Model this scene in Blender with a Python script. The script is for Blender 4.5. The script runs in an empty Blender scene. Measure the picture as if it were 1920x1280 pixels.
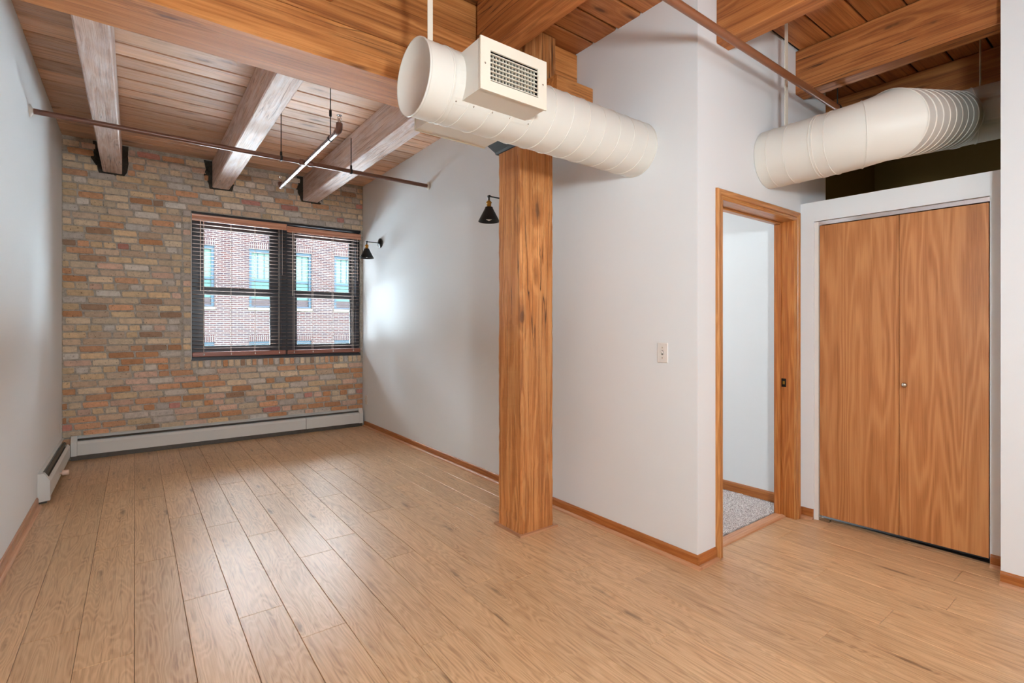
import bpy, math, random
from mathutils import Vector, Matrix
random.seed(7)
R = random.Random(11)
PI = math.pi
scene = bpy.context.scene
COL = scene.collection

# ------------------------------------------------------------------ camera
cam_d = bpy.data.cameras.new('camera')
cam = bpy.data.objects.new('camera', cam_d); COL.objects.link(cam)
cam_d.sensor_width = 36.0; cam_d.lens = 937.65/1920*36.0
cam_d.shift_y = -(640-614.3)/1920.0
cam_d.clip_start = 0.05; cam_d.clip_end = 200
cam.location = (0, 0, 1.31)
cam.rotation_euler = (PI/2, 0, -math.radians(37.0245))
scene.camera = cam

# ------------------------------------------------------------------ world, lights, exposure
world = bpy.data.worlds.new('sky'); scene.world = world
world.use_nodes = True
wn = world.node_tree.nodes; wl = world.node_tree.links
bg = wn['Background']; bg.inputs['Strength'].default_value = 16.0
bg.inputs['Color'].default_value = (0.82, 0.92, 1.0, 1)

def area(name, loc, target, sx, sy, power, col):
    l = bpy.data.lights.new(name, 'AREA'); l.shape = 'RECTANGLE'; l.size = sx; l.size_y = sy
    l.energy = power; l.color = col
    o = bpy.data.objects.new(name, l); COL.objects.link(o); o.location = loc
    d = Vector(target)-Vector(loc); o.rotation_euler = d.to_track_quat('-Z', 'Y').to_euler()
    return o
def ball(name, loc, r, power, col):
    l = bpy.data.lights.new(name, 'POINT'); l.shadow_soft_size = r; l.energy = power; l.color = col
    o = bpy.data.objects.new(name, l); COL.objects.link(o); o.location = loc
    return o
ball('table_lamp', (0.55, -0.45, 1.92), 0.13, 182, (0.84, 0.95, 1.0))
ball('pendant_lamp', (1.7, -1.2, 2.25), 0.12, 24, (0.95, 0.96, 1.0))
area('rear_fill_light', (1.2, -8.9, 1.7), (1.0, 3, 1.7), 3.6, 2.6, 60, (0.74, 0.87, 1.0))  # added fill behind the camera; the rear wall has no window
ball('bedroom_fill_light', (3.1, 3.6, 2.35), 0.12, 30, (1.0, 0.93, 0.88))  # unseen light added to brighten the room beyond the doorway
area('street_fill_light', (2.6, 11.5, -0.8), (1.6, 6.7, 1.9), 8.0, 4.0, 7800, (0.78, 0.90, 1.0))  # unseen panel added below the view, in place of light bounced off the street
area('high_sky_fill_light', (1.5, 14.5, 7.5), (1.46, 6.7, 1.6), 12.0, 3.0, 10500, (0.84, 0.91, 1.0))  # unseen panel added above the view to brighten the far bay like extra sky
pt = area('window_daylight_portal', (1.46, 6.86, 1.79), (1.46, 0, 1.79), 1.95, 1.7, 1, (1, 1, 1))
pt.data.cycles.is_portal = True

vs = scene.view_settings
vs.view_transform = 'Standard'; vs.look = 'None'; vs.gamma = 1.0; vs.exposure = 0.1
vs.use_curve_mapping = False
scene.render.film_transparent = False
try:
    scene.cycles.use_denoising = True
    scene.cycles.max_bounces = 10
    scene.cycles.diffuse_bounces = 6
    scene.cycles.sample_clamp_indirect = 8
    scene.cycles.caustics_reflective = False
except Exception:
    pass

# ------------------------------------------------------------------ geometry constants (metres; +Y towards the brick wall)
XL, XR, YB, ZC = -0.573, 2.452, 6.59, 3.207
YD = 1.569            # face of the doorway wall
XC = 3.70             # face of the closet wall
def skew(p):          # the closet wall runs slightly out of square
    return (p[0]+0.05*(1.576-p[1]), p[1], p[2])

# ------------------------------------------------------------------ mesh helpers
class MB:
    def __init__(s): s.v = []; s.f = []; s.c = []; s.sm = []
    def add(s, vs_, fs_, col=None, smooth=False):
        b = len(s.v); s.v += [tuple(p) for p in vs_]
        for f in fs_:
            s.f.append(tuple(i+b for i in f)); s.c.append(col); s.sm.append(smooth)
        return s
    def box(s, x0, x1, y0, y1, z0, z1, col=None):
        return s.add([(x0,y0,z0),(x1,y0,z0),(x1,y1,z0),(x0,y1,z0),(x0,y0,z1),(x1,y0,z1),(x1,y1,z1),(x0,y1,z1)],
                     [(0,3,2,1),(4,5,6,7),(0,1,5,4),(1,2,6,5),(2,3,7,6),(3,0,4,7)], col)
    def bbox(s, x0, x1, y0, y1, z0, z1, b=0.003):
        """box with bevelled edges, axis aligned"""
        vs_ = []
        for sx in (0,1):
            for sy in (0,1):
                for sz in (0,1):
                    X=(x0,x1)[sx];Y=(y0,y1)[sy];Z=(z0,z1)[sz]
                    dx=b*(1-2*sx);dy=b*(1-2*sy);dz=b*(1-2*sz)
                    vs_ += [(X,Y+dy,Z+dz),(X+dx,Y,Z+dz),(X+dx,Y+dy,Z)]
        def i(sx,sy,sz,k): return ((sx*2+sy)*2+sz)*3+k
        F=[]
        for q in (0,1):
            F.append([i(q,0,0,0),i(q,1,0,0),i(q,1,1,0),i(q,0,1,0)])
            F.append([i(0,q,0,1),i(1,q,0,1),i(1,q,1,1),i(0,q,1,1)])
            F.append([i(0,0,q,2),i(1,0,q,2),i(1,1,q,2),i(0,1,q,2)])
        for p in (0,1):
            for q in (0,1):
                F.append([i(0,p,q,1),i(1,p,q,1),i(1,p,q,2),i(0,p,q,2)])
                F.append([i(p,0,q,0),i(p,1,q,0),i(p,1,q,2),i(p,0,q,2)])
                F.append([i(p,q,0,0),i(p,q,1,0),i(p,q,1,1),i(p,q,0,1)])
        for sx in (0,1):
            for sy in (0,1):
                for sz in (0,1):
                    F.append([i(sx,sy,sz,0),i(sx,sy,sz,1),i(sx,sy,sz,2)])
        c=Vector(((x0+x1)/2,(y0+y1)/2,(z0+z1)/2))
        FF=[]
        for f in F:
            P=[Vector(vs_[k]) for k in f]
            n=(P[1]-P[0]).cross(P[2]-P[0])
            m=sum(P,Vector())/len(P)-c
            FF.append(tuple(f) if n.dot(m)>0 else tuple(reversed(f)))
        return s.add(vs_,FF)
    def ring_loft(s, rings, closed=True, caps=(False,False), smooth=True):
        n=len(rings[0]); b=len(s.v); vs_=[p for r in rings for p in r]; F=[]
        for a in range(len(rings)-1):
            for k in range(n if closed else n-1):
                k2=(k+1)%n
                F.append((a*n+k,a*n+k2,(a+1)*n+k2,(a+1)*n+k))
        s.add(vs_,F,None,smooth)
        if caps[0]: s.add(rings[0],[tuple(reversed(range(n)))])
        if caps[1]: s.add(rings[-1],[tuple(range(n))])
        return s
    def tube(s, pts, r, n=12, caps=(True,True), radii=None, smooth=True):
        pts=[Vector(p) for p in pts]; rings=[]
        T=[(pts[min(i+1,len(pts)-1)]-pts[max(i-1,0)]).normalized() for i in range(len(pts))]
        up=Vector((0,0,1)) if abs(T[0].z)<0.9 else Vector((1,0,0))
        U=(up-T[0]*up.dot(T[0])).normalized()
        for i,p in enumerate(pts):
            U=(U-T[i]*U.dot(T[i])).normalized(); W=T[i].cross(U)
            rr=radii[i] if radii else r
            rings.append([tuple(p+(U*math.cos(2*PI*k/n)+W*math.sin(2*PI*k/n))*rr) for k in range(n)])
        return s.ring_loft(rings,True,caps,smooth)
    def lathe(s, c, axis, prof, n=24, caps=(False,False)):
        """prof: list of (radius, distance along axis)"""
        a=Vector(axis).normalized(); up=Vector((0,0,1)) if abs(a.z)<0.9 else Vector((1,0,0))
        U=(up-a*up.dot(a)).normalized(); W=a.cross(U); c=Vector(c)
        rings=[[tuple(c+a*d+(U*math.cos(2*PI*k/n)+W*math.sin(2*PI*k/n))*r) for k in range(n)] for r,d in prof]
        return s.ring_loft(rings,True,caps)
    def prism(s, prof, axis, a0, a1, smooth=False):
        """prof: closed list of 2D points in the plane across the axis ('x': (y,z), 'y': (x,z), 'z': (x,y))"""
        def P(p,a): return {'x':(a,p[0],p[1]),'y':(p[0],a,p[1]),'z':(p[0],p[1],a)}[axis]
        n=len(prof); vs_=[P(p,a0) for p in prof]+[P(p,a1) for p in prof]
        F=[(k,(k+1)%n,n+(k+1)%n,n+k) for k in range(n)]+[tuple(reversed(range(n))),tuple(range(n,2*n))]
        return s.add(vs_,F,None,smooth)
    def map(s, fn): s.v=[tuple(fn(p)) for p in s.v]; return s
    def build(s, name, mat, parent=None, origin=None, kind=None, label=None, fix=True):
        o0 = Vector(origin) if origin else (WORLD.get(parent.name, Vector()) if parent else Vector())
        pw = WORLD.get(parent.name, Vector()) if parent else Vector()
        me=bpy.data.meshes.new(name)
        me.from_pydata([(p[0]-o0.x,p[1]-o0.y,p[2]-o0.z) for p in s.v],[],s.f)
        me.polygons.foreach_set('use_smooth',s.sm)
        if any(c is not None for c in s.c):
            at=me.color_attributes.new('Col','FLOAT_COLOR','CORNER'); buf=[]
            for pl,c in zip(me.polygons,s.c):
                cc=c or (0.5,0.5,0.5)
                for _ in range(pl.loop_total): buf += [cc[0],cc[1],cc[2],1.0]
            at.data.foreach_set('color',buf)
        me.materials.append(mat)
        if fix:
            import bmesh
            bm=bmesh.new(); bm.from_mesh(me); bmesh.ops.recalc_face_normals(bm,faces=bm.faces); bm.to_mesh(me); bm.free()
        o=bpy.data.objects.new(name,me); COL.objects.link(o)
        if parent: o.parent=parent
        o.location=o0-pw
        WORLD[o.name]=o0
        if kind: o['kind']=kind
        if label: o['label']=label
        return o
WORLD={}
def empty(name, loc, label=None, cat=None, group=None, kind=None):
    o=bpy.data.objects.new(name,None); COL.objects.link(o); o.location=loc; o.empty_display_size=0.05
    WORLD[o.name]=Vector(loc)
    if label: o['label']=label
    if cat: o['category']=cat
    if group: o['group']=group
    if kind: o['kind']=kind
    return o
def tag(o, label, cat, group=None):
    o['label']=label; o['category']=cat
    if group: o['group']=group
    return o

# ------------------------------------------------------------------ materials
def lin(c): 
    return tuple((x/255/12.92 if x/255<=0.04045 else ((x/255+0.055)/1.055)**2.4) for x in c)
def mix3(a,b,t): return tuple(x+(y-x)*t for x,y in zip(a,b))
class NT:
    def __init__(s,name):
        s.m=bpy.data.materials.new(name); s.m.use_nodes=True
        s.t=s.m.node_tree; s.b=s.t.nodes['Principled BSDF']
    def n(s,typ,**kw):
        nd=s.t.nodes.new(typ)
        for k,v in kw.items():
            if isinstance(k,str) and hasattr(nd,k): setattr(nd,k,v)
        return nd
    def l(s,a,b): s.t.links.new(a,b)
    def val(s,sock,v):
        if hasattr(v,'is_linked') or isinstance(v,bpy.types.NodeSocket): s.l(v,sock)
        else: sock.default_value=v
    def math(s,op,a,b=None,c=None,clamp=False):
        nd=s.n('ShaderNodeMath'); nd.operation=op; nd.use_clamp=clamp
        s.val(nd.inputs[0],a)
        if b is not None: s.val(nd.inputs[1],b)
        if c is not None: s.val(nd.inputs[2],c)
        return nd.outputs[0]
    def vmath(s,op,a,b):
        nd=s.n('ShaderNodeVectorMath'); nd.operation=op
        s.val(nd.inputs[0],a); s.val(nd.inputs[1],b); return nd.outputs[0]
    def mix(s,f,a,b,mode='MIX'):
        nd=s.n('ShaderNodeMix'); nd.data_type='RGBA'; nd.blend_type=mode
        s.val(nd.inputs[0],f)
        for i,v in ((6,a),(7,b)):
            if isinstance(v,tuple): nd.inputs[i].default_value=(v[0],v[1],v[2],1)
            else: s.l(v,nd.inputs[i])
        return nd.outputs[2]
    def ramp(s,f,stops):
        nd=s.n('ShaderNodeValToRGB'); s.l(f,nd.inputs[0])
        e=nd.color_ramp.elements
        while len(e)<len(stops): e.new(0.5)
        for el,(p,c) in zip(e,stops):
            el.position=p; el.color=(c[0],c[1],c[2],1) if isinstance(c,tuple) else (c,c,c,1)
        return nd.outputs[0]
    def noise(s,vec,scale=1.0,detail=2.0,rough=0.5,dist=0.0):
        nd=s.n('ShaderNodeTexNoise'); nd.inputs['Scale'].default_value=scale; nd.inputs['Detail'].default_value=detail
        nd.inputs['Roughness'].default_value=rough; nd.inputs['Distortion'].default_value=dist
        if vec is not None: s.l(vec,nd.inputs['Vector'])
        return nd.outputs['Fac']
    def coord(s,rand=True,scale=(1,1,1)):
        tc=s.n('ShaderNodeTexCoord').outputs['Object']
        if rand:
            r=s.n('ShaderNodeObjectInfo').outputs['Random']
            cb=s.n('ShaderNodeCombineXYZ')
            for i,k in enumerate((37.0,71.0,53.0)): s.l(s.math('MULTIPLY',r,k),cb.inputs[i])
            tc=s.vmath('ADD',tc,cb.outputs[0])
        return tc
    def scaled(s,v,sc):
        nd=s.n('ShaderNodeVectorMath'); nd.operation='MULTIPLY'; s.l(v,nd.inputs[0]); nd.inputs[1].default_value=sc; return nd.outputs[0]
    def bump(s,h,strength=0.3,dist=0.01):
        nd=s.n('ShaderNodeBump'); nd.inputs['Strength'].default_value=strength; nd.inputs['Distance'].default_value=dist
        s.l(h,nd.inputs['Height']); s.l(nd.outputs[0],s.b.inputs['Normal'])
    def set(s,**kw):
        for k,v in kw.items():
            k={'base':'Base Color','rough':'Roughness','metal':'Metallic','spec':'Specular IOR Level','coat':'Coat Weight','coatr':'Coat Roughness'}.get(k,k)
            if isinstance(v,tuple): s.b.inputs[k].default_value=(v[0],v[1],v[2],1)
            elif isinstance(v,bpy.types.NodeSocket): s.l(v,s.b.inputs[k])
            else: s.b.inputs[k].default_value=v
        return s
def vecs(axis, al, ac):
    return {'x':(al,ac,ac),'y':(ac,al,ac),'z':(ac,ac,al)}[axis]
def plain(name,c,rough=0.5,metal=0.0,mott=0.0,bump=0.0,spec=0.5,scale=30):
    t=NT(name); c=lin(c); co=t.coord(True)
    n=t.noise(co,scale,3)
    t.set(base=t.mix(n,mix3(c,(0,0,0),mott),c) if mott else c,rough=rough,metal=metal,spec=spec)
    if bump: t.bump(n,bump,0.002)
    return t.m
def wood(name,axis,dark,mid,light,knot_amt=.85,deep=1.2,st_amt=.55,ac=5.0,al=0.45,rings=9.0,ringw=0.5,fiber=140,rough=0.5,bump=0.25,knots=0.0,tonevar=0.15,spec=0.4,
         cracks=0.0,white=None,whiteamt=0.0,knot_al=2.2,knot_ac=7.5,coat=0.0,objvar=0.18,sat=1.0,streak=0.0,bdist=0.004):
    t=NT(name); co=t.coord(True)
    pw=lambda c:tuple(x**deep for x in lin(c)); mid=pw(mid); dark=mix3(mid,pw(dark),.85); light=mix3(mid,pw(light),.9)
    n1=t.noise(t.scaled(co,vecs(axis,al,ac)),1.0,2.5,0.5,0.15)
    if knots:
        v=t.n('ShaderNodeTexVoronoi'); v.feature='F1'; v.inputs['Scale'].default_value=1.0; v.inputs['Randomness'].default_value=1.0
        wob=t.n('ShaderNodeTexNoise'); wob.inputs['Scale'].default_value=14; t.l(co,wob.inputs['Vector'])
        kv2=t.n('ShaderNodeVectorMath'); kv2.operation='MULTIPLY_ADD'; t.l(wob.outputs['Color'],kv2.inputs[0]); kv2.inputs[1].default_value=(.16,.16,.16)
        t.l(t.scaled(co,vecs(axis,knot_al,knot_ac)),kv2.inputs[2]); t.l(kv2.outputs[0],v.inputs['Vector'])
        kd=v.outputs['Distance']
        n1=t.math('ADD',n1,t.math('MULTIPLY',t.ramp(kd,[(0.0,1.0),(0.42,0.0)]),0.16))
    ring=t.math('MULTIPLY_ADD',t.math('SINE',t.math('MULTIPLY',n1,rings*2*PI)),0.5,0.5)
    ring=t.math('POWER',ring,1.6)
    fib=t.noise(t.scaled(co,vecs(axis,fiber/45.0,fiber)),1.0,3,0.6)
    med=t.noise(t.scaled(co,vecs(axis,al*2.2,ac*5)),1.0,3,0.55)
    f=t.math('ADD',t.math('MULTIPLY',ring,ringw),t.math('MULTIPLY',fib,(1-ringw)*0.72))
    f=t.math('ADD',f,t.math('MULTIPLY',med,(1-ringw)*0.58))
    colr=t.ramp(f,[(0.22,dark),(0.52,mid),(0.80,light)])
    st=t.noise(t.scaled(co,vecs(axis,al*3.0,ac*14)),1.0,4,0.65)
    colr=t.mix(t.ramp(st,[(0.34,st_amt),(0.46,0.0)]),colr,dark)
    sp_=t.noise(t.scaled(co,vecs(axis,3.0,38)),1.0,3,0.6)
    colr=t.mix(t.ramp(sp_,[(0.60,0.0),(0.78,0.5)]),colr,light)
    tone=t.noise(t.scaled(co,vecs(axis,0.9,2.6)),1.0,3,0.6)
    colr=t.mix(1.0,colr,t.ramp(tone,[(0.3,1-tonevar),(0.7,1.0+tonevar*0.4)]),'MULTIPLY')
    rnd=t.n('ShaderNodeObjectInfo').outputs['Random']
    colr=t.mix(1.0,colr,t.ramp(rnd,[(0.0,1-objvar),(1.0,1.0+objvar*0.3)]),'MULTIPLY')
    h=t.math('ADD',t.math('MULTIPLY',ring,0.4),t.math('MULTIPLY',fib,0.8))
    if knots:
        k=t.ramp(kd,[(0.0,1.0),(0.07*knots,0.9),(0.12*knots,0.35),(0.20*knots,0.0)])
        colr=t.mix(t.math('MULTIPLY',k,knot_amt),colr,mix3(dark,(0,0,0),0.5))
    if cracks:
        cn=t.noise(t.scaled(co,vecs(axis,0.5,16)),1.0,2,0.5,0.3)
        c=t.ramp(cn,[(0.485,0.0),(0.5,1.0),(0.515,0.0)])
        msk=t.ramp(t.noise(co,1.1,1),[(0.5,0.0),(0.6,1.0)])
        cc=t.math('MULTIPLY',t.math('MULTIPLY',c,msk),cracks)
        colr=t.mix(cc,colr,mix3(dark,(0,0,0),0.75)); h=t.math('SUBTRACT',h,t.math('MULTIPLY',cc,2.0))
    if white:
        wn_=t.noise(t.scaled(co,vecs(axis,2.5,12)),1.0,5,0.7)
        wm=t.ramp(wn_,[(0.42,0.0),(0.66,1.0)])
        colr=t.mix(t.math('MULTIPLY',wm,whiteamt),colr,lin(white))
    t.set(base=colr,rough=rough,spec=spec)
    if coat: t.set(coat=coat,coatr=0.12)
    t.bump(h,bump,bdist)
    return t.m

M={}
def wallmat(name,c):
    t=NT(name); co=t.coord(False)
    n=t.noise(co,160,2); n2=t.noise(co,1.2,2)
    cc=lin(c); t.set(base=t.mix(n2,mix3(cc,(0,0,0),0.015),cc),rough=0.72,spec=0.25); t.bump(n,0.06,0.001); return t.m
M['white']=wallmat('white_wall_paint',(231,236,239))
M['cream']=M['white']
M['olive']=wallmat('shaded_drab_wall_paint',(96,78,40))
M['girder']=wood('old_orange_timber','x',(126,74,36),(196,134,76),(226,166,104),ac=4,al=.35,rings=7,ringw=0.154,rough=.62,bump=.35,knots=.9,cracks=.8)
M['girder_top']=wood('old_orange_timber_grainy','x',(116,68,34),(188,126,70),(220,160,100),ac=6,al=.3,rings=14,ringw=0.248,rough=.62,bump=.35,knots=1.0,cracks=.6)
M['joist']=wood('orange_joist_timber','y',(108,62,32),(176,114,64),(206,144,88),ac=5,al=.3,rings=8,ringw=0.193,rough=.62,bump=.35,knots=.8,cracks=.9)
M['joist_far']=wood(deep=1.0,name='joist_timber_window_sheen',axis='y',dark=(118,86,72),mid=(220,186,168),light=(236,216,204),ac=7,al=.5,rings=9,ringw=0.193,rough=.62,bump=.5,knots=.7,cracks=.6,white=(224,218,222),whiteamt=.55,tonevar=.25,bdist=.006)  # paler copy of the joist timber, whitish window sheen painted into the colour
M['board']=wood('ceiling_board_pine','x',(112,66,34),(182,118,68),(208,148,94),ac=6,al=.5,rings=7,ringw=0.165,rough=.5,bump=.2,knots=1.0,objvar=.22)
M['board_far']=wood(deep=1.0,name='ceiling_board_window_lit_pine',axis='x',dark=(128,82,54),mid=(226,180,144),light=(240,198,164),ac=7,al=.6,rings=7,ringw=0.165,rough=.58,bump=.3,knots=1.3,objvar=.34,white=(218,196,186),whiteamt=.40)  # lighter copy of the board pine, window light put into the colour
M['column']=wood(deep=1.0,name='rough_column_fir',axis='z',dark=(94,52,24),mid=(188,119,62),light=(220,158,98),ac=6,al=.38,rings=8,ringw=0.193,rough=.6,bump=.6,knots=1.1,cracks=.9,tonevar=.22,bdist=.008)
M['plank']=wood('laminate_oak','y',(128,92,62),(212,176,138),(228,196,158),knot_amt=.68,st_amt=.34,ac=8,al=1.1,rings=20,knot_al=1.6,knot_ac=9,ringw=.21,fiber=170,rough=.36,bump=.05,knots=.8,objvar=.10,tonevar=.07,spec=.55,bdist=.002)
M['trim']=wood('stained_trim_oak','y',(120,68,30),(176,112,60),(198,136,80),ac=20,al=1.5,rings=6,ringw=0.165,rough=.38,bump=.1,objvar=.06)
M['trim_x']=wood('stained_trim_oak_across','x',(120,68,30),(176,112,60),(198,136,80),ac=20,al=1.5,rings=6,ringw=0.165,rough=.38,bump=.1,objvar=.06)
M['casing']=wood('golden_oak_casing','z',(146,92,46),(194,138,84),(220,168,112),ac=26,al=1.5,rings=7,ringw=0.193,rough=.33,bump=.12,objvar=.05)
M['casing_x']=wood('golden_oak_casing_head','x',(146,92,46),(194,138,84),(220,168,112),ac=26,al=1.5,rings=7,ringw=0.193,rough=.3,bump=.12,objvar=.05)
M['jamb']=wood('cathedral_oak_jamb','z',(140,80,34),(190,122,62),(212,150,88),ac=16,al=.9,rings=8,ringw=0.248,rough=.36,bump=.15,objvar=.05)
M['shoe']=wood('pale_laminate_shoe','y',(170,120,88),(206,158,122),(220,180,146),ac=20,al=1,rings=4,ringw=0.165,rough=.34,bump=.05)
M['shoe_x']=wood('pale_laminate_shoe_across','x',(170,120,88),(206,158,122),(220,180,146),ac=20,al=1,rings=4,ringw=0.165,rough=.34,bump=.05)
M['door']=wood('birch_veneer_door','z',(146,90,48),(192,134,84),(210,156,106),ac=4.5,al=.38,rings=15,st_amt=.2,ringw=.26,fiber=200,rough=.36,bump=.05,objvar=.03,tonevar=.05,spec=.5)
M['valance']=wood('reddish_valance_wood','x',(176,116,88),(222,164,134),(238,190,162),ac=20,al=1,rings=4,ringw=0.165,rough=.3,bump=.05,spec=.6)
M['bottomrail']=wood('brown_bottom_rail','x',(110,66,52),(164,108,90),(190,134,114),ac=20,al=1,rings=4,ringw=0.165,rough=.3,bump=.05,spec=.6)
M['slat']=plain('blind_slat_wood',(128,108,98),0.85,0,.1,spec=.05)
M['duct']=plain('ivory_duct_paint',(222,220,212),0.45,0,.03,bump=.05,spec=.4,scale=8)
M['duct_seam']=plain('ivory_duct_seam',(226,223,214),0.45,0,.05)
M['grille']=plain('ivory_grille_enamel',(230,224,208),0.35,0,.03)
M['dark']=plain('dark_cavity',(26,23,18),0.8)
M['strap']=plain('ivory_strap_paint',(226,220,204),0.5)
M['black']=plain('matt_black_metal',(26,25,25),0.42,.3,.1)
M['iron']=plain('dark_cast_iron',(62,62,60),0.5,.6,.2,bump=.3)
M['brass']=plain('aged_brass',(176,128,52),0.28,1.0,.15)
M['pipe']=plain('brown_pipe_paint',(112,74,60),0.3,.15,.1,spec=.6)
M['pipe_warm']=plain('warm_brown_pipe_paint',(140,88,58),0.35,.1,.1,spec=.5)
M['pipe_shiny']=plain('pipe_paint_window_sheen',(176,166,176),0.22,.85,.1)  # same glossy brown pipe, its window reflection painted in as grey-lilac
M['chrome']=plain('bright_chrome',(225,225,228),0.15,1.0)
M['nickel']=plain('brushed_nickel',(190,180,165),0.25,1.0)
M['flange']=plain('painted_flange',(214,212,205),0.5)
M['heater']=plain('grey_white_heater_enamel',(226,229,226),0.4,0,.05,spec=.5,scale=6)
M['fin']=plain('dusty_heater_fins',(104,98,90),0.5,.5,.4)
M['frame']=plain('charcoal_window_frame',(48,49,56),0.35,0,.08,spec=.5)
M['frame_black']=plain('black_window_bead',(22,22,26),0.4)
M['plastic']=plain('white_plastic_plate',(228,225,220),0.3)
M['grey_shadow']=plain('slot_shade_grey',(120,116,112),0.4)  # grey that paints the shade around the switch toggle
M['cord']=plain('pale_blind_cord',(218,208,198),0.5)
M['knob']=plain('pinkish_valve_knob',(232,205,190),0.45)
M['black_plate']=plain('blackened_strike_plate',(32,28,24),0.35,.6)
t=NT('pocket_mortar'); co=t.coord(False); n=t.noise(co,40,4); t.set(base=t.mix(n,lin((34,32,28)),lin((78,72,62))),rough=.9); t.bump(n,.8,.02); M['pocket']=t.m
t=NT('grey_mortar'); co=t.coord(False); n=t.noise(co,28,5,.7); t.set(base=t.ramp(n,[(.3,lin((150,144,132))),(.7,lin((208,202,192)))]),rough=.92,spec=.1); t.bump(n,.9,.012); M['mortar']=t.m
t=NT('old_brick'); co=t.coord(False)
at=t.n('ShaderNodeVertexColor'); at.layer_name='Col'
n=t.noise(co,22,5,.7); n2=t.noise(co,75,4,.7)
c=t.mix(1.0,at.outputs['Color'],t.ramp(n,[(.25,.72),(.55,1.0),(.8,1.12)]),'MULTIPLY')
c=t.mix(t.ramp(n2,[(.60,0.0),(.72,.55)]),c,lin((176,164,146)))
c=t.mix(t.ramp(t.noise(co,48,3,.6),[(.30,.75),(.38,0.0)]),c,lin((92,68,48)))
t.set(base=c,rough=.88,spec=.15); t.bump(t.math('ADD',n,n2),.7,.006); M['brick']=t.m
# glass: thin sheet, reflects weakly and lets the view through
t=NT('window_glass'); mo=t.t.nodes['Material Output']
tr=t.n('ShaderNodeBsdfTransparent'); tr.inputs[0].default_value=(.93,.96,.96,1); gl=t.n('ShaderNodeBsdfGlossy'); gl.inputs['Roughness'].default_value=.02
fr=t.n('ShaderNodeFresnel'); fr.inputs[0].default_value=1.15; ms=t.n('ShaderNodeMixShader')
t.l(fr.outputs[0],ms.inputs[0]); t.l(tr.outputs[0],ms.inputs[1]); t.l(gl.outputs[0],ms.inputs[2]); t.l(ms.outputs[0],mo.inputs[0]); M['glass']=t.m
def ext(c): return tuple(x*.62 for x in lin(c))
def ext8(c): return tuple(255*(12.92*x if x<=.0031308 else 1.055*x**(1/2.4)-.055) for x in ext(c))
# street side
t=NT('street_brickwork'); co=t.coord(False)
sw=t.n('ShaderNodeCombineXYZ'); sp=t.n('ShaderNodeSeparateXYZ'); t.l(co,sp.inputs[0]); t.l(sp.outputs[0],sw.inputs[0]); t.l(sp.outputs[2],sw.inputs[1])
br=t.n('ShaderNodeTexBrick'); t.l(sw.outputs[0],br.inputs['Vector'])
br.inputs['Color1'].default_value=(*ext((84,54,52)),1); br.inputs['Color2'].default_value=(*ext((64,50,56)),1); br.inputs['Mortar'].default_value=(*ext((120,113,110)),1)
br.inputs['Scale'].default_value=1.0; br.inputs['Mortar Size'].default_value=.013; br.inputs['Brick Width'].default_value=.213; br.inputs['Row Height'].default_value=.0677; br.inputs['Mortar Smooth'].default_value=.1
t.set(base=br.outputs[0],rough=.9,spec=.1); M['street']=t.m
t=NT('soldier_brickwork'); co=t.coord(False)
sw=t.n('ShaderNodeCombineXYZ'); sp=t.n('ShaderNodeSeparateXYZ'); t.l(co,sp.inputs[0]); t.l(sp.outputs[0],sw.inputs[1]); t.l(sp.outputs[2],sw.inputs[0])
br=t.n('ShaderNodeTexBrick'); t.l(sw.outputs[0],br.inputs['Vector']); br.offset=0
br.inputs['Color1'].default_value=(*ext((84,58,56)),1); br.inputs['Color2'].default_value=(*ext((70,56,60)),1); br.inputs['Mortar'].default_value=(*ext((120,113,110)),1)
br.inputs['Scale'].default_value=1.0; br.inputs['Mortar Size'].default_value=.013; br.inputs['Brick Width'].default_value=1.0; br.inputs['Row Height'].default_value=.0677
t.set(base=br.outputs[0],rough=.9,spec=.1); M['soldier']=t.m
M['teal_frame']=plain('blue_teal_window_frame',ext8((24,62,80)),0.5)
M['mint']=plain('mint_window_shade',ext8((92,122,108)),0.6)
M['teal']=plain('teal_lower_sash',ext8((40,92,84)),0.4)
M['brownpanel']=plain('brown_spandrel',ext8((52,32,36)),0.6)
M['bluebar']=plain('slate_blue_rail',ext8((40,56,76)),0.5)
M['limestone']=plain('pale_stone_sill',ext8((120,118,98)),0.7)
M['asphalt']=plain('alley_asphalt',(50,50,52),0.9)
t=NT('carpet_pile'); co=t.coord(False)
n=t.noise(co,150,2,.6); t.set(base=t.ramp(n,[(.34,lin((120,112,112))),(.48,lin((196,190,188))),(.62,lin((226,222,220)))]),rough=1,spec=.05); M['carpet']=t.m
M['joint']=plain('dark_joint',(38,24,15),0.9)

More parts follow.
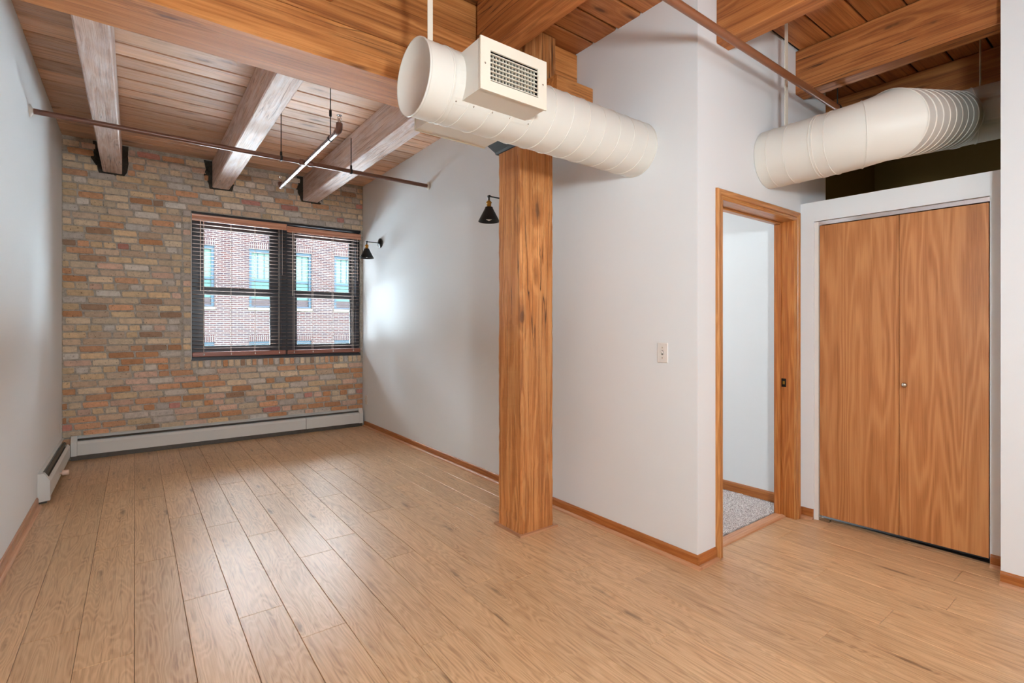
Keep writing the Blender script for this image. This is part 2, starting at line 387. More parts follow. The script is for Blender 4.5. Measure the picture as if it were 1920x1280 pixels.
# ------------------------------------------------------------------ setting: floor
fl=MB().box(XL-.12,6.2,-9.2,6.9,-.12,-.0095).build('floor',M['joint'],kind='structure')
MB().box(XL,3.535,-9.2,-1.56,-.0095,0).build('subfloor_sheet',M['plank'],fl)
def plank(x0,x1,y0,y1,parent=fl):
    g=.0007; x0+=g;x1-=g;y0+=g;y1-=g; b=.0016
    MB().bbox(x0,x1,y0,y1,-.009,0.0,b).build('plank',M['plank'],parent,fix=False)
anch={-1:.63,0:.305,1:-.04,2:-.39,3:.29,4:-.03,5:-.35,6:.43,7:.585,8:.12,9:.87,10:.78,11:.02,12:.66,13:.42,14:.9,15:.27,16:.788,17:1.138,18:.64,19:.2,20:.69,21:.1,22:.5}
for k in range(-1,23):
    x0=-.378+.188*k; x1=x0+.188
    if k==-1: x0=XL+.004
    if k==22: x1=3.80
    if x0>3.79: continue
    ys=[]; y=anch[k]
    while y>-1.6: y-=1.285
    y0=y
    ymax = YB-.01 if x0<XR-.01 else 1.668
    ymin=-1.55
    lo=ymin
    while True:
        y+=1.285
        if y<=ymin+.1: continue
        hi=min(y,ymax)
        xa,xb=x0,x1
        if x0<XR<x1 and hi>1.62: xb=min(x1,XR+.03)
        if hi-lo>.04: plank(xa,xb,lo,hi)
        lo=hi
        if hi>=ymax: break
# ------------------------------------------------------------------ walls
def wallbox(name,*b,mat='white'):
    return MB().box(*b).build(name,M[mat],kind='structure')
wallbox('wall_left',XL-.12,XL,-9.2,YB+.3,0,3.3)
w=MB()
w.box(XR,XR+.12,YD+.115,YB+.3,0,3.3); w.build('wall_right',M['white'],kind='structure')
w=MB()
w.box(XR,2.672,YD,YD+.115,0,3.3); w.box(3.612,XC+.12,YD,YD+.115,0,3.3); w.box(2.672,3.612,YD,YD+.115,2.055,3.3)
w.box(XC+.12,4.112,YD,YD+.115,2.0,3.3)
w.build('wall_doorway',M['cream'],kind='structure')
w=MB()    # closet front with an opening, and its lid
ya,yb_,zt=.612,1.487,2.035
w.box(XC,XC+.10,.5375,ya,0,2.168); w.box(XC,XC+.10,yb_,YD-.0005,0,2.168); w.box(XC,XC+.10,ya,yb_,zt,2.168)
w.box(XC+.10,4.6,.5375,YD-.0005,2.10,2.166)
w.map(skew); w.build('wall_closet',M['cream'],kind='structure')
wallbox('wall_near_right',3.535,3.655,-9.2,.537,0,3.3,mat='cream')
wallbox('wall_behind',XL,3.535,-9.32,-9.2,0,3.3)
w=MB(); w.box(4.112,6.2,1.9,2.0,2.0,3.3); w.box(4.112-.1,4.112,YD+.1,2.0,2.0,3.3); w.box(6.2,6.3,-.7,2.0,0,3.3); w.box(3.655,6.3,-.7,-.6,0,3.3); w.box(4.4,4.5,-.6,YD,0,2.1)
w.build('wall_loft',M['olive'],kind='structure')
# room beyond the doorway
w=MB(); w.box(3.80,3.92,YD+.116,4.5,0,2.6); w.box(XR+.12,3.8,4.4,4.5,0,2.6); w.box(XR+.12,3.8,YD+.116,4.5,2.6,2.7)
w.build('wall_bedroom',M['white'],kind='structure')
MB().prism([(3.788,0.012),(3.8,0.012),(3.8,.085),(3.795,.085),(3.788,.075)],'y',YD+.12,4.4).build('baseboard_bedroom',M['trim'],kind='structure')
# brick wall backing with the window opening
OX0,OX1,OZ0,OZ1=.503,2.421,.955,2.605
w=MB()
w.box(XL,OX0,YB,YB+.32,0,3.3); w.box(OX1,XR,YB,YB+.32,0,3.3); w.box(OX0,OX1,YB,YB+.32,0,OZ0); w.box(OX0,OX1,YB,YB+.32,OZ1,3.3)
wb=w.build('wall_back',M['mortar'],kind='structure')
JX=[(-.262,-.105),(.703,.873),(1.684,1.866)]
pal=dict(tan=(206,180,148),tan2=(192,166,136),yel=(206,174,134),ora=(196,148,110),ora2=(182,132,92),pin=(208,168,142),gry=(182,170,154),pal=(216,200,172),brn=(160,128,100),red=(182,128,110))
def bcol(x,z):
    low=max(0,min(1,(1.25-z)/.9)); nw=max(0,1-min(abs(x-.45)/.25, 1)) if z>.9 else 0
    right=max(0,min(1,(x-.6)/1.0))*(1 if z>2.6 else .25)
    names=['tan','tan2','yel','pal','ora','ora2','pin','gry','brn','red']
    wts=[5-2.5*low,3.5-1.5*low,2.5-.8*low,1.6,1.0+3.2*low,.5+2.4*low,.8+2.6*low,1.0+5*nw+3.5*right,.8,.45]
    c=lin(pal[R.choices(names,wts)[0]]); j=R.uniform(.82,1.1); c=(min(.8,c[0]*1.36),min(.76,c[1]*1.47),min(.7,c[2]*1.68))
    w_=R.uniform(-.03,.03)
    return (min(1,c[0]*j*(1+w_)),c[1]*j,c[2]*j*(1-w_))
bricks=[]
def brickv(x0,x1,z0,z1):
    bricks.append((x0,x1,z0,z1,bcol((x0+x1)/2,(z0+z1)/2)))
z=.145; row=0
CH=.0705
while z<ZC-.02:
    zt_=min(z+CH,ZC-.001); header=(row%6==4)
    x=XL+.003-R.uniform(0,.2)*(0 if header else 1)
    if zt_-z>.03 and zt_>.2:
        while x<XR-.01:
            L=(R.uniform(.088,.102) if (header or R.random()<.07) else R.uniform(.188,.212))
            J=R.uniform(.010,.016)
            a,b=x,x+L; x=b+J
            a=max(a,XL+.004); b=min(b,XR-.005)
            zc=(z+zt_)/2
            segs=[(a,b)]
            if OZ0-.105<zc<OZ1:       # beside the window: closers and mended mortar
                lim=.415
                if a>lim: segs=[]
                elif b>lim: segs=[(a,lim-R.uniform(0,.015))]
            for (jx0,jx1) in JX:
                if zc>2.86:
                    pad=.055+.02*math.sin(row*2.3+jx0*9); pl,pr=jx0-pad,jx1+pad*(.5 if jx0>0 else 1.1); ns=[]
                    if zc<2.9: pl+=.04; pr-=.04
                    for (s0,s1) in segs:
                        if s1<=pl or s0>=pr: ns.append((s0,s1))
                        else:
                            if s0<pl: ns.append((s0,pl))
                            if s1>pr: ns.append((pr,s1))
                    segs=ns
            for (s0,s1) in segs:
                if s1-s0>.028: brickv(s0,s1,z+.006,zt_-.006)
        if OZ0-.105<(z+zt_)/2<OZ1:
            o_=R.uniform(0,.02); brickv(.418+o_,.497,z+.007,zt_-.007)
    z+=CH; row+=1
x=.508
while x<XR-.03:
    brickv(x,min(x+R.uniform(.042,.05),XR-.004),.864,.943-R.uniform(0,.006)); x+=.0603
def brick_geo(mb,b):
    x0,x1,z0,z1,c=b
    j=lambda a=.0022:R.uniform(-a,a)
    y2=YB-R.uniform(.004,.010); cham=R.uniform(.003,.006)
    base=[(x0+j(),z0+j()),(x1+j(),z0+j()),(x1+j(),z1+j()),(x0+j(),z1+j())]
    cx=(x0+x1)/2; cz=(z0+z1)/2
    # eight-sided worn outline
    out=[]
    for i in range(4):
        p=base[i]; q=base[(i+1)%4]; k=R.uniform(.10,.2)
        out.append((p[0]+(q[0]-p[0])*.03+ (cx-p[0])*.02, p[1]+(q[1]-p[1])*.03+(cz-p[1])*.06))
        m=.5+R.uniform(-.2,.2); out.append((p[0]+(q[0]-p[0])*m+j(.0015),p[1]+(q[1]-p[1])*m+j(.0015)))
    inn=[(cx+(p[0]-cx)*(1-cham/max(.02,abs(x1-x0)/2)),cz+(p[1]-cz)*(1-cham/max(.02,abs(z1-z0)/2))) for p in out]
    n=len(out); vs_=[(p[0],YB+.001,p[1]) for p in out]+[(p[0],y2+.003,p[1]) for p in out]+[(p[0],y2+j(.0008),p[1]) for p in inn]
    F=[]
    for k in range(n):
        k2=(k+1)%n; F+= [(k,k2,n+k2,n+k),(n+k,n+k2,2*n+k2,2*n+k)]
    F.append(tuple(range(2*n,3*n)))
    mb.add(vs_,F,c)
def px(b):
    cx=(b[0]+b[1])/2; d=.602*cx+.798*YB; s=.798*cx-.602*YB
    return (b[1]-b[0])*(b[3]-b[2])*(.798-s/d*.602)/d/d
bricks.sort(key=px,reverse=True)
for b in bricks[:298]:
    mb=MB(); brick_geo(mb,b); mb.build('brick',M['brick'],wb,fix=True)
mb=MB()
for b in bricks[298:]: brick_geo(mb,b)
if bricks[298:]: mb.build('small_brick',M['brick'],wb,kind='stuff')
for (a,b) in JX:     # rough dark pockets round the joist ends
    mb=MB(); pts=[]
    cx=(a+b)/2; hw=(b-a)/2
    prof=[(-hw-.075,3.2),(-hw-.06,3.1),(-hw-.085,3.03),(-hw-.04,2.95),(-hw-.02,2.885),(hw+.02,2.88),(hw+.045,2.93),(hw+.06,3.02),(hw+.05,3.1),(hw+.06,3.2)]
    prof=[(cx+p[0]+R.uniform(-.01,.01),p[1]) for p in prof]
    mb.prism([(p[0],p[1]) for p in prof],'y',YB-.004,YB+.01); mb.build('joist_pocket',M['pocket'],wb)

# ------------------------------------------------------------------ ceiling
ce=MB().box(XL-.12,6.3,-9.4,YB+.3,ZC+.02,ZC+.12).build('ceiling',M['joint'],kind='structure')
def board(x0,x1,y0,y1,mat):
    g=R.uniform(.003,.008); b=.006; y0+=g; y1-=g; x0+=.0012; x1-=.0012; dz=R.uniform(0,.004)
    z0=ZC+dz
    MB().prism([(y0,z0+b),(y0+b,z0),(y1-b,z0),(y1,z0+b),(y1,ZC+.0205),(y0,ZC+.0205)],'x',x0,x1).build('board',M[mat],ce,fix=True)
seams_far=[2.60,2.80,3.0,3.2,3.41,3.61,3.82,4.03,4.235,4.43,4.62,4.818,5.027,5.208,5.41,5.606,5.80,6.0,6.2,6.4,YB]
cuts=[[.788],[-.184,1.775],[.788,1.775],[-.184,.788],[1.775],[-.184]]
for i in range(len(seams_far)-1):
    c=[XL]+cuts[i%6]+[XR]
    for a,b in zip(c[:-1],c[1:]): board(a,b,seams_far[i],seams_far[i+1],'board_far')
seams_near=[2.60,2.346,2.142,1.948,1.75,1.558,1.358,1.155,.955,.75,.55,.345,.145,-.06,-.26,-.46]
cutn=[[1.655,2.70],[.66,1.655],[.66,2.70],[1.655],[.66,2.70]]
for i in range(len(seams_near)-1):
    y1,y0=seams_near[i],seams_near[i+1]
    xe=XR if y0>YD-.03 else (3.70)
    c=[XL]+[q for q in cutn[i%5] if q<xe-.1]+[xe]
    if y0<YD-.03 and y1>YD: pass
    for a,b in zip(c[:-1],c[1:]): board(a,b,y0,y1,'board')
    if y0<YD-.03:
        for a,b in ((3.70,4.68),(4.68,6.2)): board(a,b,max(y0,-.6),y1,'board')
MB().box(XL,6.2,-9.2,-.46,ZC,ZC+.02).build('ceiling_soffit',M['board'],ce)
MB().box(3.70,6.2,1.558,1.9,ZC,ZC+.02).build('ceiling_soffit',M['board'],ce)

# ------------------------------------------------------------------ timbers
def roughbox(mb,axis,x0,x1,y0,y1,z0,z1,b=.006,n=26,amp=.0018):
    """timber with slightly wandering bevelled arrises"""
    a0,a1={'x':(x0,x1),'y':(y0,y1),'z':(z0,z1)}[axis]
    (p0,p1),(q0,q1)={'x':((y0,y1),(z0,z1)),'y':((x0,x1),(z0,z1)),'z':((x0,x1),(y0,y1))}[axis]
    rings=[]
    for i in range(n+1):
        t_=a0+(a1-a0)*i/n
        w=lambda: R.uniform(-amp,amp)
        bb=b+abs(w())*1.2
        pr=[(p0+bb,q0),(p1-bb,q0),(p1,q0+bb),(p1,q1-bb),(p1-bb,q1),(p0+bb,q1),(p0,q1-bb),(p0,q0+bb)]
        pr=[(u+w()*.6,v+w()*.6) for u,v in pr]
        rings.append([{'x':(t_,u,v),'y':(u,t_,v),'z':(u,v,t_)}[axis] for u,v in pr])
    mb.ring_loft(rings,True,(True,True),False); return mb
G0,G1=2.443,2.752
g=empty('timber_girder',(.7,2.6,2.6),'heavy orange timber girder of stacked beams crossing the room to the column','beam')
roughbox(MB(),'x',XL+.002,1.945,G0,G1,2.602,2.793).build('lower_timber',M['girder'],g)
roughbox(MB(),'x',XL+.002,1.945,G0+.004,G1-.004,2.797,2.984).build('upper_timber',M['girder_top'],g)
roughbox(MB(),'x',XL+.002,1.945,G0+.03,G1-.03,2.986,ZC-.002).build('blocking',M['girder'],g)
g2=empty('timber_girder',(2.3,2.6,2.6),'short girder stub between the column top and the right wall above the duct','beam')
roughbox(MB(),'x',2.212,XR-.002,2.50,G1,2.92,ZC-.002,n=4).build('upper_timber',M['girder'],g2)
roughbox(MB(),'x',2.212,XR-.002,2.50,G1,2.602,2.915,n=4).build('lower_timber',M['girder'],g2)
roughbox(MB(),'x',2.125,XR-.002,2.349,2.447,2.81,2.913,n=4).build('bearing_block',M['girder'],g2)
cx0,cx1,cy0,cy1=1.935,2.207,2.47,2.72
c=empty('timber_column',((cx0+cx1)/2,(cy0+cy1)/2,0),'square rough-sawn knotty timber column standing in the middle of the floor','column')
roughbox(MB(),'z',cx0,cx1,cy0,cy1,.012,2.462,b=.010,n=60,amp=.003).build('shaft',M['column'],c)
mb=MB()
rings=[]
for z_,e in ((2.462,.012),(2.475,.02),(2.53,.125),(2.55,.13),(2.60,.13)):
    rings.append([(cx0-e,cy0-.01,z_),(cx1+e,cy0-.01,z_),(cx1+e,cy1+.01,z_),(cx0-e,cy1+.01,z_)])
mb.ring_loft(rings,True,(True,True),False); mb.build('iron_cap',M['iron'],c,label='dark cast iron cap flaring under the girder')
roughbox(MB(),'z',1.95,2.208,2.448,2.70,2.602,ZC-.002,b=.006,n=8).build('upper_post',M['column'],c)
sh=MB(); e=.02
sh.prism([(cx0-e,cy0-e),(cx1+e,cy0-e),(cx1+e,cy0),(cx0-e,cy0)],'z',0,.013); sh.build('base_trim',M['shoe_x'],c)
sh=MB(); sh.box(cx0-e,cx0,cy0,cy1+e,0,.013); sh.box(cx1,cx1+e,cy0,cy1+e,0,.013); sh.box(cx0,cx1,cy1,cy1+e,0,.013); sh.build('base_trim',M['shoe'],c)
def joist(x0,x1,y0,y1,z0,mat,label):
    o=roughbox(MB(),'y',x0,x1,y0,y1,z0,ZC-.002,n=18).build('ceiling_joist',M[mat],origin=((x0+x1)/2,(y0+y1)/2,z0))
    tag(o,label,'joist','ceiling joists'); return o
for (a,b),lb in zip(JX,('pale ceiling joist nearest the left wall, running into the brick wall','weathered ceiling joist between its two neighbours, ending above the window\'s left end','weathered ceiling joist nearest the right wall, ending above the window\'s right blind')):
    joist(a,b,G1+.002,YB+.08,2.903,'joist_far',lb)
joist(1.588,1.73,-.9,G0-.002,2.875,'joist','orange ceiling joist over the duct register, left of the doorway')
joist(.62,.76,-.9,G0-.002,2.875,'joist','orange ceiling joist overhead in front of the girder, left of the register')
joist(2.637,2.768,-.9,YD-.002,2.925,'joist','orange ceiling joist ending in the wall above the door frame')
joist(3.619,3.75,-.55,YD-.002,2.908,'joist','orange ceiling joist above the closet with nail holes, crossed by the sprinkler pipe')
joist(4.63,4.77,-.55,1.898,2.905,'joist','shadowed ceiling joist farthest right, above the bent duct over the closet')

# ------------------------------------------------------------------ baseboards
def base_prof(w_=.012,h=.07): return [(0,0),(w_,0),(w_,h-.012),(w_-.004,h-.003),(w_-.008,h),(0,h)]
def shoe_prof(r=.019): return [(0,0)]+[(r*math.cos(a),r*math.sin(a)) for a in [k*PI/2/5 for k in range(6)]]
def bb_y(name,xw,sgn,y0,y1,shoe=True,skw=False,mat='trim',ys=0):
    m_=MB().prism([(xw+sgn*p[0],p[1]) for p in base_prof()],'y',y0,y1)
    if skw: m_.map(skew)
    o=m_.build(name,M[mat],kind='structure')
    if shoe:
        m_=MB().prism([(xw+sgn*(.012+p[0]),p[1]) for p in shoe_prof()],'y',y0-ys,y1)
        if skw: m_.map(skew)
        m_.build('shoe_moulding',M['shoe'],o)
    return o
def bb_x(name,yw,sgn,x0,x1,shoe=True):
    o=MB().prism([(yw+sgn*p[0],p[1]) for p in base_prof()],'x',x0,x1).build(name,M['trim_x'],kind='structure')
    if shoe: MB().prism([(yw+sgn*(.012+p[0]),p[1]) for p in shoe_prof()],'x',x0,x1).build('shoe_moulding',M['shoe_x'],o)
    return o
bb_y('baseboard_right',XR,-1,YD-.0125,6.51,ys=.019)
bb_x('baseboard_doorway',YD,-1,XR-.0005,2.625)
bb_x('baseboard_alcove',YD,-1,3.667,3.70)
bb_y('baseboard_closet_far',XC,-1,yb_,YD-.0,skw=True)
bb_y('baseboard_closet_near',XC,-1,.539,ya-.003,skw=True)
bb_y('baseboard_near_right',3.535,-1,-9.1,.538)
bb_y('baseboard_left',XL,1,-9.1,5.0,mat='shoe')

# ------------------------------------------------------------------ door_1 (open doorway)
d1=empty('door_1',(3.145,YD,0),kind='structure'); 
DX0,DX1,DZ=2.690,3.600,2.042
prof=[(0,0),(0,.009),(.008,.013),(.020,.013),(.024,.009),(.028,.016),(.044,.020),(.054,.020),(.060,.014),(.062,0)]
def casing_side(x,sg,mat):
    mb=MB(); rings=[]
    for zf in (0,1):
        rings.append([(x-sg*w_,YD-d_,(0.0 if zf==0 else DZ+w_)) for w_,d_ in prof])
    mb.ring_loft(rings,True,(True,True),False); return mb
casing_side(DX0,1,0).build('casing',M['casing'],d1); casing_side(DX1,-1,0).build('casing',M['casing'],d1)
mb=MB(); mb.ring_loft([[(DX0-w_,YD-d_,DZ+w_) for w_,d_ in prof],[(DX1+w_,YD-d_,DZ+w_) for w_,d_ in prof]],True,(True,True),False)
mb.build('casing',M['casing_x'],d1)
JY0,JY1=YD-.004,YD+.135
MB().box(DX0-.016,DX0-.003,JY0,JY1,0,DZ+.012).build('jamb',M['jamb'],d1)
MB().box(DX1+.001,DX1+.014,JY0,JY1,0,DZ+.012).build('jamb',M['jamb'],d1)
MB().box(DX0-.003,DX1+.001,JY0,JY1,DZ+.001,DZ+.014).build('jamb',M['casing_x'],d1)
sy0,sy1=YD+.085,YD+.125
MB().bbox(DX0-.003,DX0+.008,sy0,sy1,0,DZ).build('stop',M['jamb'],d1); MB().bbox(DX1-.011,DX1+.001,sy0,sy1,0,DZ).build('stop',M['jamb'],d1)
MB().bbox(DX0+.008,DX1-.011,sy0,sy1,DZ-.012,DZ).build('stop',M['casing_x'],d1)
mb=MB(); mb.bbox(DX1-.0022,DX1+.0005,YD+.052,YD+.083,.90,.958,.0008)
stk=mb.build('strike_plate',M['black_plate'],d1,label='blackened strike plate on the jamb')
MB().box(DX1-.003,DX1-.0021,YD+.060,YD+.074,.918,.94).build('latch_hole',M['brass'],stk)
MB().prism([(YD+.055,0.0),(YD+.058,.008),(YD+.075,.012),(YD+.12,.012),(YD+.135,.004),(YD+.135,0)],'x',DX0,DX1).build('threshold',M['shoe_x'],d1)
# carpet
mb=MB(); nx,ny=120,110; X0,X1_,Y0_,Y1_=2.58,3.786,YD+.136,2.85
rr=random.Random(5); vs_=[]
for j in range(ny+1):
    for i in range(nx+1):
        vs_.append((X0+(X1_-X0)*i/nx,Y0_+(Y1_-Y0_)*j/ny,.004+rr.uniform(0,.012)))
F=[(j*(nx+1)+i,j*(nx+1)+i+1,(j+1)*(nx+1)+i+1,(j+1)*(nx+1)+i) for j in range(ny) for i in range(nx)]
mb.add(vs_,F,None,False); mb.box(X0,X1_-.001,Y1_,4.398,-.009,.01); mb.box(X0,X1_,Y0_,Y1_,-.009,.0035)
o=mb.build('carpet',M['carpet'],kind='stuff',fix=False); tag(o,'speckled grey carpet on the floor of the room beyond the doorway','carpet')

# ------------------------------------------------------------------ door_2 (bifold closet door)
d2=empty('door_2',skew((XC,1.04,0)),kind='structure')
ym=1.021; px0=XC+.022; px1=XC+.052
for a,b in ((.620,ym-.0012),(ym+.0012,1.459)):
    MB().bbox(px0,px1,a,b,.035,2.004,.0015).map(skew).build('panel',M['door'],d2)
MB().box(XC+.015,XC+.06,ya+.002,yb_-.002,2.008,2.033).map(skew).build('track',M['chrome'],d2,label='bright white metal top track')
mb=MB(); mb.box(XC+.012,XC+.075,1.4625,yb_,.0,2.03).map(skew); mb.build('side_jamb',M['plastic'],d2)
mb=MB(); mb.box(XC+.02,XC+.055,1.40,1.462,.0,.006); mb.box(XC+.02,XC+.024,1.40,1.47,.0,.02); mb.map(skew); mb.build('pivot_bracket',M['nickel'],d2)
kb=MB(); kb.lathe(skew((px0,.99,.963)),(-1,0,0),[(.006,0),(.006,.010),(.011,.014),(.015,.022),(.0145,.028),(.009,.033),(.001,.034)],20)
kb.build('knob',M['nickel'],d2,label='round satin nickel knob')
MB().box(XC+.13,XC+.14,ya,yb_,0,2.03).map(skew).build('closet_shade_sheet',M['dark'],kind='structure')  # dark sheet behind the panels, painting the unlit inside of the closet

# ------------------------------------------------------------------ duct with registers (across the column)
DY,DZ1,DR=1.993,2.398,.16
dt=empty('spiral_duct',(1.7,DY,DZ1),'ivory painted round spiral duct with a square air register, crossing before the column','duct')
mb=MB(); mb.lathe((0.965,DY,DZ1),(1,0,0),[(DR,0.0),(DR,.6),(DR,1.2),(DR,XR-.9655)],64); mb.build('tube',M['duct'],dt,fix=False)
mb=MB(); mb.lathe((0.965,DY,DZ1),(1,0,0),[(.001,.006),(DR-.004,.006),(DR-.002,-.001),(DR+.003,-.002),(DR+.004,.006),(DR+.001,.010)],64); mb.build('end_cap',M['duct'],dt)
mb=MB(); mb.lathe((1.08,DY,DZ1),(1,0,0),[(DR+.0005,-.004),(DR+.003,-.003),(DR+.003,.004),(DR+.0005,.006)],64); mb.lathe((1.105,DY,DZ1),(1,0,0),[(DR+.0005,-.002),(DR+.0022,0),(DR+.0005,.002)],64); mb.build('collar',M['duct_seam'],dt)
pts=[]
pitch=.118
nseg=int((2.445-1.11)/pitch*40)
for k in range(nseg+1):
    a=2*PI*k/40; pts.append((1.11+pitch*k/40,DY-(DR+.0005)*math.cos(a+2.2),DZ1+(DR+.0005)*math.sin(a+2.2)))
MB().tube(pts,.0032,6).build('spiral_seam',M['duct_seam'],dt)
def register(side,X0,X1,Z0,Z1,YF,full=True):
    s=side
    bx=MB(); rg=MB()
    inner=DY+s*.10
    y0,y1=sorted((YF,inner))
    # open box: four sides
    th=.004
    bx.box(X0,X0+th,y0,y1,Z0,Z1); bx.box(X1-th,X1,y0,y1,Z0,Z1); bx.box(X0+th,X1-th,y0,y1,Z0,Z0+th); bx.box(X0+th,X1-th,y0,y1,Z1-th,Z1)
    box=bx.build('register_box',M['duct'],dt)
    # frame with opening
    fx0,fx1,fz0,fz1=X0-.004,X1+.004,Z0-.004,Z1+.004
    ox0,ox1,oz0,oz1=X0+.045,X1-.045,Z0+.040,Z1-.044
    ya_,yb2=sorted((YF+s*.008,YF))
    fr=MB(); fr.box(fx0,ox0,ya_,yb2,fz0,fz1); fr.box(ox1,fx1,ya_,yb2,fz0,fz1); fr.box(ox0,ox1,ya_,yb2,fz0,oz0); fr.box(ox0,ox1,ya_,yb2,oz1,fz1)
    fr.build('faceplate',M['grille'],box)
    bk=MB(); q=sorted((YF-s*.05,YF-s*.052)); bk.box(X0+th,X1-th,q[0],q[1],Z0+th,Z1-th); bk.build('box_shade_sheet',M['dark'],box)  # dark sheet that paints the shade inside the register box
    n_=7
    for k in range(n_):
        zz=oz0+(oz1-oz0)*(k+.5)/n_; q=sorted((YF+s*.002,YF-s*.006))
        MB().box(ox0,ox1,q[0],q[1],zz-.0016,zz+.0016).build('louver',M['grille'],box,fix=False)
    m_=15
    for k in range(m_):
        xx=ox0+(ox1-ox0)*(k+.5)/m_; q=sorted((YF-s*.008,YF-s*.020))
        b=MB(); b.box(xx-.0012,xx+.0012,q[0],q[1],oz0,oz1); b.build('fin',M['grille'],box,fix=False)
    if full:
        for xx in (X0+.018,X1-.018):
            MB().lathe((xx,YF+s*.008,(Z0+Z1)/2),(0,s,0),[(.0045,0),(.004,.0015),(.001,.002)],10).build('screw',M['nickel'],box)
register(-1,1.136,1.485,2.297,2.508,1.722)
register(1,1.11,1.52,2.29,2.508,2.262)
# saddle flange hugging the tube round the near box
mb=MB(); a0,a1=math.radians(148),math.radians(228)
for (xa,xb,t0,t1) in ((1.09,1.136,148,226),(1.485,1.53,148,226),(1.136,1.485,212,226),(1.136,1.485,136,145)):
    ns=8; rr_=DR+.0018
    for i in range(ns):
        A=math.radians(t0+(t1-t0)*i/ns);B=math.radians(t0+(t1-t0)*(i+1)/ns)
        p=lambda x,a:(x,DY+rr_*math.cos(a),DZ1+rr_*math.sin(a))
        mb.add([p(xa,A),p(xb,A),p(xb,B),p(xa,B)],[(0,1,2,3)],None,True)
mb.build('saddle_flange',M['duct'],dt,fix=False)
for xx in (1.11,1.20,1.30,1.40,1.51):
    a=math.radians(222); sk=MB().lathe((xx,DY+(DR+.002)*math.cos(a),DZ1+(DR+.002)*math.sin(a)),(0,math.cos(a),math.sin(a)),[(.004,0),(.003,.002),(.0005,.0025)],8)
    sk.build('screw',M['nickel'],dt)
mb=MB(); mb.box(1.035,1.060,DY-.0015,DY+.0015,2.556,ZC); mb.build('hanger_strap',M['strap'],dt)
mb=MB(); mb.lathe((XR-.004,DY,DZ1),(1,0,0),[(DR+.0005,-.001),(DR+.004,0),(DR+.004,.0035),(DR,.0038)],48); mb.build('wall_collar',M['duct'],dt)

# ------------------------------------------------------------------ second duct over the closet
dc=empty('bent_duct',(3.24,1.0,2.378),'cream round duct bending above the closet, with a ribbed elbow','duct')
r2=.178
def ringat(c,nrm,r,n=56):
    a=Vector(nrm).normalized(); up=Vector((0,0,1)); U=(up-a*up.dot(a)).normalized(); W=a.cross(U); c=Vector(c)
    return [tuple(c+(U*math.cos(2*PI*k/n)+W*math.sin(2*PI*k/n))*r) for k in range(n)]
path=[((3.232,1.567,2.378),(0,-1,0)),((3.234,1.30,2.378),(0,-1,0)),((3.232,1.18,2.378),(0,-1,0)),((3.228,1.05,2.380),(.42,-.90,.05)),((3.215,.915,2.39),(.95,-.22,.24))]
mb=MB(); mb.ring_loft([ringat(p,n_,r2) for p,n_ in path]); mb.build('tube',M['duct'],dc,fix=False)
P0,N0=path[-1]
ribs=[]
q0=Vector(P0); q1=Vector((4.237,.898,2.66))
nr=9; rb=[]
for k in range(nr+1):
    t_=k/nr; c_=q0.lerp(q1,t_); n_=Vector((.95,-.22,.24)).lerp(Vector((.97,0,.26)),t_)
    ribs.append((c_,n_))
    rb.append(ringat(c_,n_,r2-.001))
P2=[((4.33,.88,2.68),(.85,-.5,.2)),((4.40,.80,2.70),(.3,-.95,.1)),((4.42,.6,2.70),(0,-1,0)),((4.42,-.4,2.70),(0,-1,0))]
rb+= [ringat(p,n_,r2-.001) for p,n_ in P2]
mb=MB(); mb.ring_loft(rb); mb.build('elbow_tube',M['duct'],dc,fix=False)
def seamring(c,n_,r,w_=.003):
    mb=MB(); A=Vector(n_).normalized(); C_=Vector(c)
    mb.ring_loft([ringat(C_-A*w_,n_,r),ringat(C_-A*w_*.4,n_,r+.0035),ringat(C_+A*w_*.4,n_,r+.0035),ringat(C_+A*w_,n_,r)]); return mb
for c_,n_ in ribs: seamring(c_,n_,r2,.005).build('rib',M['duct_seam'],dc,fix=False)
for y_ in (1.50,1.40,1.258,1.242,1.18):
    seamring((3.233,y_,2.378),(0,-1,0),r2,.0025).build('seam',M['duct_seam'],dc,fix=False)
seamring((3.228,1.05,2.380),(.42,-.90,.05),r2,.0025).build('seam',M['duct_seam'],dc,fix=False)
for c_,n_ in P2[:3]: seamring(c_,n_,r2,.004).build('seam',M['duct_seam'],dc,fix=False)
mb=MB(); mb.box(3.212,3.250,1.452,1.456,2.556,ZC); mb.build('hanger_strap',M['strap'],dc)
mb=MB(); mb.box(4.37,4.40,.76,.764,2.86,ZC); mb.build('hanger_strap',M['strap'],dc)

# ------------------------------------------------------------------ sprinkler pipes
SY,SZ,SR=4.70,2.79,.019
s=empty('sprinkler_pipe',(1,SY,SZ),'brown sprinkler pipe with a shiny cross branch, spanning wall to wall under the far joists','pipe')
MB().tube([(XL+.004,SY,SZ),(XR-.004,SY,SZ)],SR,16).build('pipe',M['pipe'],s)
for xw,sg in ((XL,1),(XR,-1)):
    MB().lathe((xw+sg*.0005,SY,SZ),(sg,0,0),[(.043,0),(.042,.006),(.030,.012),(.021,.016),(.0195,.02)],28,(True,False)).build('flange',M['flange'],s)
MB().lathe((1.17,SY,SZ),(1,0,0),[(.0195,0),(.027,.003),(.027,.03),(.023,.034),(.023,.078),(.027,.082),(.027,.11),(.0195,.113)],20).build('cross_fitting',M['pipe'],s)
for xx,zt2 in ((1.02,ZC-.002),(1.636,ZC-.1)):
    h=MB(); h.tube([(xx,SY,SZ+.03),(xx,SY,zt2)],.004,8); h.build('hanger_rod',M['black'],s)
    h=MB(); h.lathe((xx-.010,SY,SZ),(1,0,0),[(.021,0),(.024,.001),(.024,.019),(.021,.02)],20); h.lathe((xx,SY,SZ+.024),(0,0,1),[(.010,0),(.010,.03),(.005,.035)],12); h.build('ring_hanger',M['black'],s)
